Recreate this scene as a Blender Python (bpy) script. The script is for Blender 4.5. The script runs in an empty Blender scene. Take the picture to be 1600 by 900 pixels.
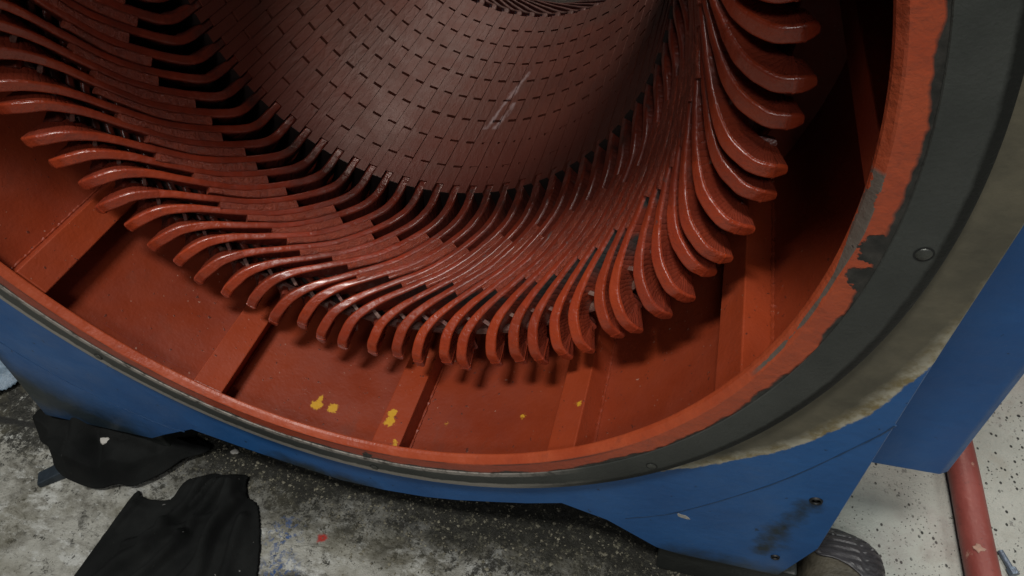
import bpy, bmesh, math, random
from mathutils import Vector, Matrix, noise
random.seed(7)
S = 0.5                      # metres per machine unit (the machined ring has radius 1 unit)
PI = math.pi
C = bpy.context.scene.collection
scene = bpy.context.scene
# ------------------------------------------------------------------ camera
CAM = Vector((0.72275, -0.74717, 0.61156))
RX = Vector((0.96179, 0.25884, -0.08924)); UX = Vector((-0.12859, 0.71481, 0.68739)); FX = Vector((-0.24172, 0.64965, -0.72078))
FPX = 1041.87
cam = bpy.data.cameras.new('camera'); camo = bpy.data.objects.new('camera', cam); C.objects.link(camo)
m = Matrix.Identity(4)
for i in range(3):
    m[i][0] = RX[i]; m[i][1] = UX[i]; m[i][2] = -FX[i]; m[i][3] = CAM[i] * S
camo.matrix_world = m
cam.sensor_width = 36; cam.lens = 36 * FPX / 1600; cam.clip_start = 0.01; cam.clip_end = 200
scene.camera = camo
# ------------------------------------------------------------------ world and lamps
w = bpy.data.worlds.new('World'); scene.world = w; w.use_nodes = True
bg = w.node_tree.nodes['Background']; bg.inputs[0].default_value = (0.90, 0.95, 1.0, 1); bg.inputs[1].default_value = 0.042

def area(name, loc, target, energy, sx, sy, col):
    l = bpy.data.lights.new(name, 'AREA'); l.shape = 'RECTANGLE'; l.size = sx * S; l.size_y = sy * S; l.energy = energy; l.color = col
    o = bpy.data.objects.new(name, l); C.objects.link(o); o.location = Vector(loc) * S
    o.rotation_euler = (Vector(target) - Vector(loc)).to_track_quat('-Z', 'Y').to_euler(); return o
area('hall_lamp', (-0.05, -1.85, 6.2), (0, 0.2, -0.9), 104, 1.3, 0.8, (1.0, 0.97, 0.92))
area('front_fill', (1.3, -5.2, 5.2), (0, 0.3, -0.5), 31, 1.6, 1.0, (1.0, 0.97, 0.95))  # added fill with no visible source, brightens the noses from the front
area('rear_lamp', (0.9, 6.0, 3.6), (0, 1.6, -0.6), 62, 1.2, 0.7, (1.0, 0.78, 0.68))
area('side_fill', (4.5, 1.2, 4.5), (1.6, 0.4, -1.3), 26, 1.2, 1.2, (0.93, 1.0, 0.96))  # added fill from an unseen source, brightens the floor on the right
scene.view_settings.view_transform = 'Standard'; scene.view_settings.look = 'None'
scene.view_settings.exposure = 0.0; scene.view_settings.gamma = 1

# ------------------------------------------------------------------ shader helpers
class G:
    """small wrapper round one node tree"""
    def __init__(s, name):
        s.m = bpy.data.materials.new(name); s.m.use_nodes = True
        s.t = s.m.node_tree; s.n = s.t.nodes; s.l = s.t.links
        s.b = s.n['Principled BSDF']
        g = s.n.new('ShaderNodeNewGeometry')
        s.P = s.vm('SCALE', g.outputs['Position'], scale=1 / S)     # world position in machine units
        s.ptr = g
    def lk(s, a, b):
        if hasattr(a, 'is_output'): s.l.new(a, b)
        elif isinstance(a, (tuple, list)) and len(a) == 3 and b.type == 'RGBA': b.default_value = (*a, 1)
        else: b.default_value = a
    def vm(s, op, a, b=None, scale=None):
        n = s.n.new('ShaderNodeVectorMath'); n.operation = op; s.lk(a, n.inputs[0])
        if b is not None: s.lk(b, n.inputs[1])
        if scale is not None: n.inputs['Scale'].default_value = scale
        return n.outputs['Value'] if op in ('DISTANCE', 'LENGTH', 'DOT_PRODUCT') else n.outputs[0]
    def mt(s, op, a, b=0.0, c=0.0):
        n = s.n.new('ShaderNodeMath'); n.operation = op
        s.lk(a, n.inputs[0]); s.lk(b, n.inputs[1]); s.lk(c, n.inputs[2]); return n.outputs[0]
    def noise(s, scale, detail=4, rough=0.6, vec=None, stretch=None, dist=0.0, off=0):
        v = vec if vec is not None else s.P
        if stretch: v = s.vm('MULTIPLY', v, stretch)
        if off: v = s.vm('ADD', v, (off, off * .7, -off))
        n = s.n.new('ShaderNodeTexNoise'); n.inputs['Scale'].default_value = scale; n.inputs['Detail'].default_value = detail
        n.inputs['Roughness'].default_value = rough; n.inputs['Distortion'].default_value = dist
        s.l.new(v, n.inputs['Vector']); return n.outputs[0]
    def voro(s, scale, vec=None, feature='F1', rnd=1.0):
        n = s.n.new('ShaderNodeTexVoronoi'); n.feature = feature; n.inputs['Scale'].default_value = scale; n.inputs['Randomness'].default_value = rnd
        s.l.new(vec if vec is not None else s.P, n.inputs['Vector']); return n.outputs['Distance']
    def ramp(s, x, a, b, lo=0.0, hi=1.0, smooth=False):
        n = s.n.new('ShaderNodeMapRange'); n.clamp = True
        if smooth: n.interpolation_type = 'SMOOTHSTEP'
        s.lk(x, n.inputs[0]); s.lk(a, n.inputs[1]); s.lk(b, n.inputs[2]); s.lk(lo, n.inputs[3]); s.lk(hi, n.inputs[4]); return n.outputs[0]
    def mix(s, f, a, b):
        n = s.n.new('ShaderNodeMix'); n.data_type = 'RGBA'
        s.lk(f, n.inputs[0]); s.lk(a, n.inputs[6]); s.lk(b, n.inputs[7]); return n.outputs[2]
    def xyz(s, v=None):
        n = s.n.new('ShaderNodeSeparateXYZ'); s.l.new(v if v is not None else s.P, n.inputs[0]); return n.outputs
    def uv(s):
        n = s.n.new('ShaderNodeUVMap'); n.uv_map = 'UVMap'; return s.xyz(n.outputs[0])
    def polar(s, cx=0.0, cz=0.0):
        x, y, z = s.xyz(); x = s.mt('SUBTRACT', x, cx); z = s.mt('SUBTRACT', z, cz)
        r = s.mt('SQRT', s.mt('ADD', s.mt('MULTIPLY', x, x), s.mt('MULTIPLY', z, z)))
        return r, s.mt('ARCTAN2', z, x), y
    def seg(s, a, b):
        """distance to a segment"""
        a = Vector(a); b = Vector(b); d = b - a
        t = s.mt('DIVIDE', s.vm('DOT_PRODUCT', s.vm('SUBTRACT', s.P, tuple(a)), tuple(d)), d.dot(d))
        t = s.ramp(t, 0, 1)
        n = s.n.new('ShaderNodeVectorMath'); n.operation = 'SCALE'; n.inputs[0].default_value = d; s.l.new(t, n.inputs['Scale'])
        return s.vm('DISTANCE', s.P, s.vm('ADD', n.outputs[0], tuple(a)))
    def bump(s, h, dist=0.004, strength=1.0, prev=None):
        n = s.n.new('ShaderNodeBump'); n.inputs['Distance'].default_value = dist * S; n.inputs['Strength'].default_value = strength
        s.l.new(h, n.inputs['Height'])
        if prev: s.l.new(prev, n.inputs['Normal'])
        return n.outputs[0]
    def out(s, col, rough=0.5, normal=None, metal=0.0, coat=0.0, coat_rough=0.15, spec=0.5):
        s.lk(col, s.b.inputs['Base Color']); s.lk(rough, s.b.inputs['Roughness']); s.lk(metal, s.b.inputs['Metallic'])
        s.lk(coat, s.b.inputs['Coat Weight']); s.b.inputs['Coat Roughness'].default_value = coat_rough
        s.b.inputs['Specular IOR Level'].default_value = spec
        if normal: s.l.new(normal, s.b.inputs['Normal'])
        return s.m

RED = (0.250, 0.030, 0.011); ORANGE = (0.32, 0.043, 0.011); MAROON = (0.125, 0.021, 0.011); SLATE = (0.036, 0.038, 0.036)

def mat_coil(name, base, dark, nose=False, rough=0.3):
    g = G(name); u, v, _ = g.uv()
    n1 = g.noise(9, 5, .65); n2 = g.noise(60, 3, .6)
    col = g.mix(g.ramp(n1, .32, .68), dark, base)
    col = g.mix(g.ramp(n2, .62, .75, 0, .5), col, (0.075, 0.02, 0.014))
    side = g.ramp(g.mt('ABSOLUTE', g.mt('SUBTRACT', g.mt('FRACT', g.mt('MULTIPLY', v, 2.0)), .4375)), .11, .06)   # the broad taped faces
    tp = g.mt('MULTIPLY', side, g.ramp(g.noise(7, 4, .6, off=15), .30, .60, .45, .9))
    if not nose:
        fresh_lit = g.ramp(u, .60, .89, smooth=True)  # orange towards the nose: partly newer paint, mostly light put into the colour
        col = g.mix(fresh_lit, col, g.mix(g.ramp(n1, .32, .68), RED, ORANGE))
    col = g.mix(g.mt('MULTIPLY', tp, .75 if not nose else .62), col, (0.150, 0.034, 0.024))
    if not nose:
        # bare slate tape left unpainted on the broad sides, in long patches
        s1 = g.ramp(g.noise(5.0, 3, .6, off=3), .44, .50)
        band = g.mt('MULTIPLY', g.ramp(u, .50, .58), g.ramp(g.mt('ADD', u, g.mt('MULTIPLY', g.noise(9, 3), .16)), .96, .86))
        xw = g.ramp(g.xyz()[0], -.22, .08)
        col = g.mix(g.mt('MULTIPLY', g.mt('MULTIPLY', s1, band), g.mt('MULTIPLY', side, xw)), col, SLATE)
        # grey streaks where the varnish is rubbed off on the inner edge
        s2 = g.ramp(g.noise(22, 3, .7, off=11), .64, .70, 0, .75)
        col = g.mix(g.mt('MULTIPLY', s2, xw), col, (0.10, 0.075, 0.07))
        mouth_shade = g.ramp(g.noise(14, 4, .7, off=5), .45, .7)
        col = g.mix(g.mt('MULTIPLY', g.mt('ADD', .30, g.mt('MULTIPLY', mouth_shade, .62)), g.ramp(u, .46, .27)), col, (0.020, 0.012, 0.010))  # shade near the slot painted into the bars, with uneven strength
    oi = g.n.new('ShaderNodeObjectInfo')                # every coil got its own coat
    col = g.mix(g.ramp(oi.outputs['Random'], 0, 1, 0, .38), col, (0.105, 0.018, 0.010))
    dust = g.mt('MULTIPLY', g.ramp(g.noise(17, 5, .75, off=27), 0.56, .70), .12)
    col = g.mix(dust, col, (0.14, 0.06, 0.045))
    # tape turns
    wv = g.mt('POWER', g.mt('ABSOLUTE', g.mt('SINE', g.mt('ADD', g.mt('MULTIPLY', u, 130), g.mt('MULTIPLY', g.noise(9, 2), 14)))), .35)
    lump = g.noise(24, 4, .6)
    nb = g.bump(g.mt('ADD', g.mt('MULTIPLY', g.mt('MULTIPLY', wv, side), .30 if not nose else .20), g.mt('MULTIPLY', lump, 1.0)), .011, .55)
    nb = g.bump(g.noise(130, 3, .7), .0025, .45, nb)
    rg = g.ramp(g.noise(30, 4, .6, off=8), .35, .7, rough - .08, rough + .18)
    return g.out(col, rg, nb, coat=.50 if nose else .25, coat_rough=.16, spec=.4)

M = {}
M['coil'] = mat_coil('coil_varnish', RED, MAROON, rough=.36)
M['nose'] = mat_coil('nose_varnish', ORANGE, RED, nose=True, rough=.30)  # brighter than the bars, mostly to carry the light on the noses

def mat_spacer():
    g = G('spacer_felt')
    n = g.noise(38, 5, .75); c = g.mix(g.ramp(n, .35, .65), (0.175, 0.027, 0.012), (0.285, 0.050, 0.022))
    c = g.mix(g.ramp(g.noise(16, 3, .7, off=4), .60, .70, 0, .35), c, (0.13, 0.06, 0.045))
    nb = g.bump(g.mt('ADD', n, g.mt('MULTIPLY', g.noise(110, 4, .8), .8)), .012, .9)
    return g.out(c, g.ramp(g.noise(50, 3), .35, .7, .28, .55), nb, coat=.15)
M['spacer'] = mat_spacer()
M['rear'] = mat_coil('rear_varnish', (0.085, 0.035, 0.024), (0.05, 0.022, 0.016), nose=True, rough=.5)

def mat_lash():
    g = G('lashing_cord')
    c = g.mix(g.ramp(g.noise(18, 4), .4, .65), (0.10, 0.032, 0.024), (0.15, 0.085, 0.065))
    return g.out(c, .6, g.bump(g.noise(90, 3), .006, .7))
M['lash'] = mat_lash()

def mat_core(name, base, warm):
    g = G(name); r, th, y = g.polar()
    n = g.noise(5, 6, .7); col = g.mix(g.ramp(n, .35, .7), base, warm)
    col = g.mix(g.mt('MULTIPLY', g.ramp(y, 1.15, .80), .8), col, (0.120, 0.027, 0.017))
    col = g.mix(g.ramp(g.noise(2.2, 4, .6, off=2), .5, .68, 0, .6), col, (0.080, 0.040, 0.030))
    col = g.mix(g.ramp(g.noise(26, 5, .75, off=9), .62, .74, 0, .7), col, (0.035, 0.022, 0.018))
    # highlight on the bore, painted in as bright streaks along two teeth
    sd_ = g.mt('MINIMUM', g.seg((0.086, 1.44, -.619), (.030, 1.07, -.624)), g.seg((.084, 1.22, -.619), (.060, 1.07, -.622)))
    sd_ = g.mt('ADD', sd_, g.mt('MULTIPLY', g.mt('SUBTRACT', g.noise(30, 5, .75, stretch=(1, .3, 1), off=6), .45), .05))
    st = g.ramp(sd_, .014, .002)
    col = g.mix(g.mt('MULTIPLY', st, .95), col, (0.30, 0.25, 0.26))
    col = g.mix(g.ramp(g.mt('ADD', y, g.mt('MULTIPLY', g.noise(30, 4), .0)), .7195, .7175), col, (0.012, 0.007, 0.006))
    nb = g.bump(g.noise(70, 4, .7, stretch=(1, .3, 1)), .004, .6)
    return g.out(col, g.ramp(n, .3, .7, .48, .66), nb, spec=.26)
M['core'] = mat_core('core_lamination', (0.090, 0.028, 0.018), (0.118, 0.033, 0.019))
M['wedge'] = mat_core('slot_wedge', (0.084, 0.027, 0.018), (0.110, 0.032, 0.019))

def mat_dark(name, col, rough=.7):
    g = G(name); n = g.noise(14, 5, .7)
    return g.out(g.mix(g.ramp(n, .35, .7), col, tuple(c * 1.8 for c in col)), rough, g.bump(g.noise(60, 4), .006, .6))
M['dark'] = mat_dark('core_backing', (0.012, 0.007, 0.006))
M['steel_dark'] = mat_dark('greasy_steel', (0.010, 0.012, 0.011), .55)

YEL = [(-.26, .133, -.986, .016), (-.258, .155, -.99, .008), (-.213, .139, -.997, .015), (-.008, .133, -.953, .013), (-.005, .107, -.953, .015), (.036, .042, -.953, .009),
       (.132, .163, -1.011, .006), (.355, .201, -.956, .005), (.519, .171, -.80, .008)]
def mat_barrel(name, clean):
    g = G(name); r, th, y = g.polar()
    n = g.noise(3.2, 6, .62); col = g.mix(g.ramp(n, .35, .68), (0.180, 0.026, 0.009), (0.235, 0.037, 0.012)) if not clean else g.mix(g.ramp(n, .35, .68), (0.245, 0.036, 0.011), (0.28, 0.043, 0.013))
    col = g.mix(g.ramp(g.noise(11, 5, .7, stretch=(1, .5, 1), off=4), .58, .72, 0, .2 if clean else .45), col, (0.15, 0.036, 0.020))
    sp = g.ramp(g.noise(75, 2, .5, off=3), .70, .74, 0, .8)
    col = g.mix(sp, col, (0.06, 0.018, 0.012))
    lt = g.ramp(g.noise(90, 2, .5, off=13), .735, .76, 0, .8)
    col = g.mix(lt, col, (0.36, 0.20, 0.15))
    yn = g.mt('MULTIPLY', g.mt('SUBTRACT', g.noise(60, 6, .8, off=7), .5), .046)
    ymask = None
    for a in YEL:
        d = g.mt('ADD', g.mt('SUBTRACT', g.vm('DISTANCE', g.P, a[:3]), a[3]), yn)
        ymask = d if ymask is None else g.mt('MINIMUM', ymask, d)
    col = g.mix(g.ramp(ymask, .0015, -.0015), col, (0.52, 0.28, 0.020))
    nb = g.bump(g.noise(7, 4, .6), .012, .30); nb = g.bump(g.mt('ADD', g.mt('MULTIPLY', sp, 1.0), g.noise(120, 3)), .002, .4, nb)
    return g.out(col, g.ramp(g.noise(8, 4, off=5), .35, .65, .36, .55), nb, coat=.08)
M['barrel'] = mat_barrel('barrel_paint', False); M['rib'] = mat_barrel('rib_paint', True)

OC = (-0.013, 0.015)
def mat_lip():
    g = G('lip_paint'); r, th, y = g.polar(*OC)
    n = g.noise(7, 6, .65); col = g.mix(g.ramp(n, .35, .68), (0.30, 0.047, 0.016), (0.37, 0.066, 0.021))
    brush = g.noise(26, 4, .7, stretch=(1, 1, .35), off=2)
    col = g.mix(g.ramp(brush, .58, .72, 0, .5), col, (0.22, 0.045, 0.022))
    # chipped outer edge: bare dark metal and grime, wider in places
    wid = g.mt('ADD', g.mt('MULTIPLY', g.mt('SUBTRACT', g.noise(10, 4, .55, off=4), .50), .040), .9935)
    edge = g.ramp(g.mt('SUBTRACT', r, wid), -.002, .002)
    gr = g.mix(g.ramp(g.noise(40, 4), .4, .65), (0.009, 0.009, 0.008), (0.034, 0.031, 0.027))
    # two large bare patches beside the right hand screw
    pn = g.mt('MULTIPLY', g.mt('SUBTRACT', g.noise(24, 4, .6, off=9), .5), .070)
    p1 = g.mt('ADD', g.vm('DISTANCE', g.P, (0.978, 0.003, -0.050)), pn); p2 = g.mt('ADD', g.vm('DISTANCE', g.P, (0.975, .003, -0.105)), pn)
    p3 = g.mt('ADD', g.vm('DISTANCE', g.P, (-0.04, .003, -0.975)), pn)
    pm = g.ramp(g.mt('MINIMUM', g.mt('MINIMUM', p1, p2), g.mt('ADD', p3, .014)), .027, .024)
    # scraped groove along the inner corner on the right hand side
    sw = g.mt('ADD', g.mt('MULTIPLY', g.ramp(th, -.13, -.04), .0050), .0022)
    sw = g.mt('MULTIPLY', sw, g.ramp(g.noise(14, 4, .7, off=21), .34, .46))
    scr = g.mt('MULTIPLY', g.mt('LESS_THAN', g.mt('ABSOLUTE', g.mt('SUBTRACT', r, .9575)), sw), g.mt('MULTIPLY', g.ramp(th, .066, .058), g.ramp(th, -.42, -.38)))
    col = g.mix(scr, col, (0.105, 0.085, 0.070))
    ln = g.mt('MULTIPLY', g.ramp(g.mt('ABSOLUTE', g.mt('SUBTRACT', r, .9655)), .0040, .0015), g.mt('MULTIPLY', g.ramp(th, -.75, -.95), g.ramp(g.noise(8, 4, off=33), .36, .5)))
    col = g.mix(g.mt('MULTIPLY', ln, .8), col, (0.07, 0.016, 0.010))
    col = g.mix(g.mt('MULTIPLY', g.ramp(r, .966, .969), g.mt('MULTIPLY', g.ramp(th, -.8, -1.1), .65)), col, (0.19, 0.030, 0.014))  # lower front face painted darker, as it gets less light from above
    col = g.mix(g.mt('MAXIMUM', edge, pm), col, gr)
    nb = g.bump(g.mt('ADD', g.noise(18, 5, .6), g.mt('MULTIPLY', g.mt('MAXIMUM', edge, pm), -.25)), .010, .5)
    return g.out(col, g.ramp(n, .3, .7, .32, .52), nb, coat=.1)
M['lip'] = mat_lip()

def mat_ring():
    g = G('machined_ring'); r, th, y = g.polar(*OC)
    n = g.noise(4, 6, .6); col = g.mix(g.ramp(n, .35, .68), (0.036, 0.040, 0.037), (0.066, 0.071, 0.065))
    fine = g.noise(90, 3, .7, off=3)
    col = g.mix(g.ramp(fine, .6, .75, 0, .35), col, (0.03, 0.032, 0.028))
    wob = g.mt('MULTIPLY', g.mt('SUBTRACT', g.noise(24, 5, .75), .5), .020)
    lower = g.ramp(th, -.95, -1.25)
    inn = g.mt('MULTIPLY', g.ramp(g.mt('ADD', r, g.mt('MULTIPLY', wob, .5)), 1.0150, 1.0110), lower)                    # rubbed bright edge on the lower half
    edgec = g.mix(g.ramp(g.noise(30, 5, .7), .36, .52), (0.06, 0.055, 0.048), (0.30, 0.275, 0.245))
    col = g.mix(inn, col, edgec)
    out = g.mt('MULTIPLY', g.ramp(g.mt('ADD', r, wob), 1.046, 1.052), g.mt('MULTIPLY', lower, g.ramp(g.noise(7, 4, off=8), .28, .42)))
    col = g.mix(out, col, (0.38, 0.355, 0.315))
    gro = g.mt('MULTIPLY', g.ramp(g.mt('ADD', r, g.mt('MULTIPLY', wob, .5)), 1.054, 1.060), g.ramp(th, -1.2, -.9))
    col = g.mix(gro, col, (0.008, 0.009, 0.008))
    return g.out(col, g.ramp(n, .3, .7, .40, .55), g.bump(g.noise(150, 3), .002, .5), metal=.25, spec=.4)
M['ring'] = mat_ring()

BLUE = (0.017, 0.078, 0.205)
def mat_blue(name, bare=False):
    g = G(name); r, th, y = g.polar(*OC)
    n = g.noise(3.5, 6, .6); col = g.mix(g.ramp(n, .35, .68), (0.013, 0.074, 0.225), (0.020, 0.102, 0.290))
    col = g.mix(g.ramp(g.noise(70, 3, .6, off=4), .70, .74, 0, .5), col, (0.10, 0.14, 0.20))
    col = g.mix(g.ramp(g.noise(45, 3, .6, off=14), .68, .72, 0, .8), col, (0.008, 0.016, 0.030))
    if bare:
        # unpainted masked zone beside the ring on the right
        thr = g.ramp(th, -.98, -.40, 1.068, 1.172, smooth=True)
        thr = g.mt('ADD', thr, g.mt('MULTIPLY', g.mt('SUBTRACT', g.noise(20, 5, .7, off=6), .5), .030))
        d = g.mt('SUBTRACT', thr, r)
        olive = g.mix(g.ramp(g.noise(6, 5, .65, off=2), .38, .66), (0.060, 0.056, 0.040), (0.115, 0.103, 0.070))
        rim = g.mix(g.ramp(g.noise(26, 4, .7, off=5), .40, .60), (0.20, 0.16, 0.075), (0.38, 0.36, 0.28))
        zone = g.mix(g.ramp(d, .034, .004), olive, rim)
        col = g.mix(g.ramp(d, -.002, .002), col, zone)
        # oil and grime along the bottom of the left foot, under the right foot bolt
        for a, b, r0, r1 in (((-1.34, .01, -1.00), (-1.0, .01, -1.20), .03, .20), ((-1.30, .01, -.86), (-1.36, .01, -1.2), .02, .12), ((1.050, .01, -.80), (1.0, .01, -1.06), .0, .036),
                             ((0.80, .01, -1.20), (1.12, .01, -1.20), .0, .07), ((-.40, .01, -1.16), (-.10, .01, -1.21), .0, .06)):
            dd = g.mt('ADD', g.seg(a, b), g.mt('MULTIPLY', g.mt('SUBTRACT', g.noise(12, 5, .7, off=1), .5), .12))
            col = g.mix(g.ramp(dd, r1, r0, 0, .93), col, (0.012, 0.019, 0.017))
        # chipped rim of paint next to the ring on the left
        dl = g.mt('SUBTRACT', r, g.mt('ADD', 1.074, g.mt('MULTIPLY', g.mt('SUBTRACT', g.noise(30, 4, .7), .5), .02)))
        col = g.mix(g.mt('MULTIPLY', g.ramp(dl, .004, .0), g.ramp(th, -1.3, -1.6)), col, (0.22, 0.20, 0.17))
    nb = g.bump(g.noise(40, 4, .6), .004, .30); nb = g.bump(g.noise(9, 2, .5), .010, .25, nb)
    return g.out(col, g.ramp(g.noise(9, 4, off=7), .35, .65, .38, .55), nb, spec=.4)
M['blue_plate'] = mat_blue('blue_plate_paint', True); M['blue'] = mat_blue('blue_paint')

def mat_floor():
    g = G('workshop_floor'); x, y, z = g.xyz()
    n = g.noise(2.4, 7, .65); n2 = g.noise(13, 6, .7, off=2)
    pale = g.mix(g.ramp(n, .35, .68), (0.29, 0.305, 0.275), (0.39, 0.405, 0.37))
    pale = g.mix(g.ramp(n2, .55, .72, 0, .5), pale, (0.26, 0.25, 0.21))
    # faint pinkish traffic strip and black speckle on the right
    wp = g.vm('MULTIPLY', g.P, (1.0, .75, 1.0)); v = g.voro(46, wp); v2 = g.voro(21)
    pale = g.mix(g.mt('MULTIPLY', g.ramp(v, .20, .15), g.ramp(g.noise(6, 4, off=9), .44, .50)), pale, (0.022, 0.024, 0.022))
    v3 = g.voro(90, g.vm('ADD', g.P, g.vm('SCALE', g.noise(60, 2), (0, 0, 0), scale=.02)))
    pale = g.mix(g.mt('MULTIPLY', g.ramp(v3, .22, .16), g.ramp(g.noise(7, 4, off=29), .46, .54)), pale, (0.05, 0.05, 0.045))
    pale = g.mix(g.ramp(g.noise(3.2, 6, .7, off=61), .52, .64, 0, .35), pale, (0.24, 0.20, 0.19))
    pale = g.mix(g.mt('MULTIPLY', g.ramp(v2, .13, .10), g.ramp(g.noise(9, 4, off=19), .50, .56)), pale, (0.018, 0.020, 0.020))
    pale = g.mix(g.ramp(g.noise(60, 4, .7, stretch=(1, .6, 1), off=5), .62, .68, 0, .6), pale, (0.08, 0.08, 0.075))
    # dirty left and middle: scraped pale concrete under grey-brown filth and black grit
    sc = g.noise(4.2, 10, .76, stretch=(.8, 1.4, 1), dist=.3, off=4)
    dirt = g.mix(g.ramp(sc, .40, .54), (0.115, 0.110, 0.088), (0.36, 0.36, 0.32))
    dirt = g.mix(g.ramp(g.noise(11, 8, .75, stretch=(.7, 1.4, 1), off=31), .52, .60), dirt, (0.47, 0.48, 0.45))
    near = g.ramp(g.mt('ADD', y, g.mt('MULTIPLY', g.mt('SUBTRACT', g.noise(5, 6, .7, off=41), .5), .6)), -.16, .12, -.02, .13)
    blk = g.mt('ADD', g.noise(34, 8, .82, off=3), near)
    dirt = g.mix(g.ramp(blk, .545, .585, 0, .92), dirt, (0.022, 0.022, 0.017))
    blk2 = g.mt('ADD', g.noise(85, 5, .8, off=23), near)
    dirt = g.mix(g.ramp(blk2, .59, .63, 0, .9), dirt, (0.018, 0.018, 0.015))
    dirt = g.mix(g.ramp(g.noise(75, 5, .8, off=8), .66, .70, 0, .7), dirt, (0.42, 0.42, 0.38))
    smear = g.noise(8, 8, .78, stretch=(.7, 1.5, 1), dist=.8, off=71)
    dirt = g.mix(g.ramp(smear, .55, .63, 0, .8), dirt, (0.040, 0.039, 0.031))
    dirt = g.mix(g.mt('MULTIPLY', g.ramp(g.noise(6, 4, .6, off=51), .50, .62), .35), dirt, (0.13, 0.12, 0.075))
    lm = g.ramp(g.mt('ADD', x, g.mt('MULTIPLY', g.mt('SUBTRACT', n, .5), .3)), 1.02, .86)
    col = g.mix(lm, pale, dirt)
    # black oily grit under the frame
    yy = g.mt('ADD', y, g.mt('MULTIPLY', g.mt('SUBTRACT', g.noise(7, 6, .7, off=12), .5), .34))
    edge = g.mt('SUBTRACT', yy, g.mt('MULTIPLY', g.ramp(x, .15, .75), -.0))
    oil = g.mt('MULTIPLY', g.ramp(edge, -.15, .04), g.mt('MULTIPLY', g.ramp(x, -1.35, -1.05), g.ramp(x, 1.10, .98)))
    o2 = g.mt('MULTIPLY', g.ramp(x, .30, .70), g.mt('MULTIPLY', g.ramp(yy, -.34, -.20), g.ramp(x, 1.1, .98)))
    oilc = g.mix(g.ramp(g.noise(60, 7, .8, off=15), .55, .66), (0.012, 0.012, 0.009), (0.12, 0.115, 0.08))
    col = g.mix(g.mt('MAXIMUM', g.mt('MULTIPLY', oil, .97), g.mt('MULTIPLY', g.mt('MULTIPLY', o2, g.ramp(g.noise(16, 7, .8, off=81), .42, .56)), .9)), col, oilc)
    # floor joint, red and blue paint marks
    j = g.mt('ADD', g.seg((-1.9, .02, -1.36), (-1.28, .045, -1.36)), g.mt('MULTIPLY', g.mt('SUBTRACT', g.noise(40, 3), .5), .02))
    col = g.mix(g.ramp(j, .016, .008), col, (0.02, 0.02, 0.018))
    rd = g.mt('ADD', g.vm('DISTANCE', g.P, (-.245, -.11, -1.36)), g.mt('MULTIPLY', g.mt('SUBTRACT', g.noise(50, 3, off=3), .5), .03))
    col = g.mix(g.ramp(rd, .018, .008), col, (0.33, 0.03, 0.022))
    for c_, r_ in (((-.37, -.13, -1.36), .05), ((-.33, -.25, -1.36), .06)):
        bl = g.mt('MULTIPLY', g.ramp(g.vm('DISTANCE', g.P, c_), r_ * 1.6, r_ * .3), g.ramp(g.noise(60, 4, .7, off=2), .52, .6))
        col = g.mix(bl, col, (0.03, 0.08, 0.22))
    hb = g.mt('ADD', g.noise(34, 6, .75), g.mt('MULTIPLY', g.noise(110, 4, .7), .6))
    nb = g.bump(hb, .018, .7)
    return g.out(col, g.ramp(n2, .35, .7, .5, .8), nb, spec=.35)
M['floor'] = mat_floor()

def mat_rag():
    g = G('black_cloth')
    c = g.mix(g.ramp(g.noise(7, 4), .35, .65), (0.0062, 0.0068, 0.0068), (0.0120, 0.0130, 0.0126))
    c = g.mix(g.ramp(g.noise(55, 2, off=4), .74, .76, 0, .9), c, (0.16, 0.16, 0.15))
    nb = g.bump(g.noise(240, 2, .6), .003, .6)
    m_ = g.out(c, .95, nb, spec=.08); return m_
M['rag'] = mat_rag()

def mat_pipe():
    g = G('red_pipe_paint')
    n = g.noise(5, 6, .65); c = g.mix(g.ramp(n, .35, .68), (0.150, 0.032, 0.026), (0.205, 0.050, 0.040))
    c = g.mix(g.ramp(g.noise(38, 4, .7, off=5), .63, .70, 0, .8), c, (0.07, 0.02, 0.018))
    c = g.mix(g.ramp(g.noise(13, 5, .7, off=2), .67, .70, 0, .8), c, (0.30, 0.17, 0.13))
    return g.out(c, .48, g.bump(g.noise(30, 4), .006, .5))
M['pipe'] = mat_pipe()

def mat_simple(name, col, rough=.5, sc=20, var=1.6, metal=0.0, bump=.004):
    g = G(name); n = g.noise(sc, 5, .65)
    return g.out(g.mix(g.ramp(n, .35, .68), tuple(c / var for c in col), col), rough, g.bump(g.noise(sc * 4, 4), bump, .5), metal=metal)
M['seam'] = mat_simple('seam_paint', (0.012, 0.048, 0.125), .5, 30, 1.5)
M['screw'] = mat_simple('screw_steel', (0.11, 0.115, 0.105), .36, 30, 1.6, .7)
M['hole'] = mat_simple('hole_dark', (0.006, 0.007, 0.007), .6)
M['leather'] = mat_simple('boot_leather', (0.088, 0.076, 0.052), .6, 13, 2.4, 0, .010)
M['rubber'] = mat_simple('boot_rubber', (0.046, 0.044, 0.048), .42, 22, 1.5, 0, .004)
M['sole'] = mat_simple('boot_sole', (0.014, 0.014, 0.014), .6, 22, 1.5)
M['steel_blue'] = mat_simple('blued_steel', (0.030, 0.042, 0.055), .4, 22, 1.6, .3)
M['chip'] = mat_simple('paint_chip', (0.36, 0.35, 0.32), .6, 30, 1.2)
M['grit'] = mat_simple('grit', (0.24, 0.225, 0.165), .8, 40, 5.0)
M['plastic'] = mat_simple('pale_blue_film', (0.20, 0.28, 0.36), .35, 26, 2.0, 0, .01)
M['bolt_blue'] = mat_simple('zinc_bolt', (0.16, 0.20, 0.26), .35, 26, 1.5, .5)

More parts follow.
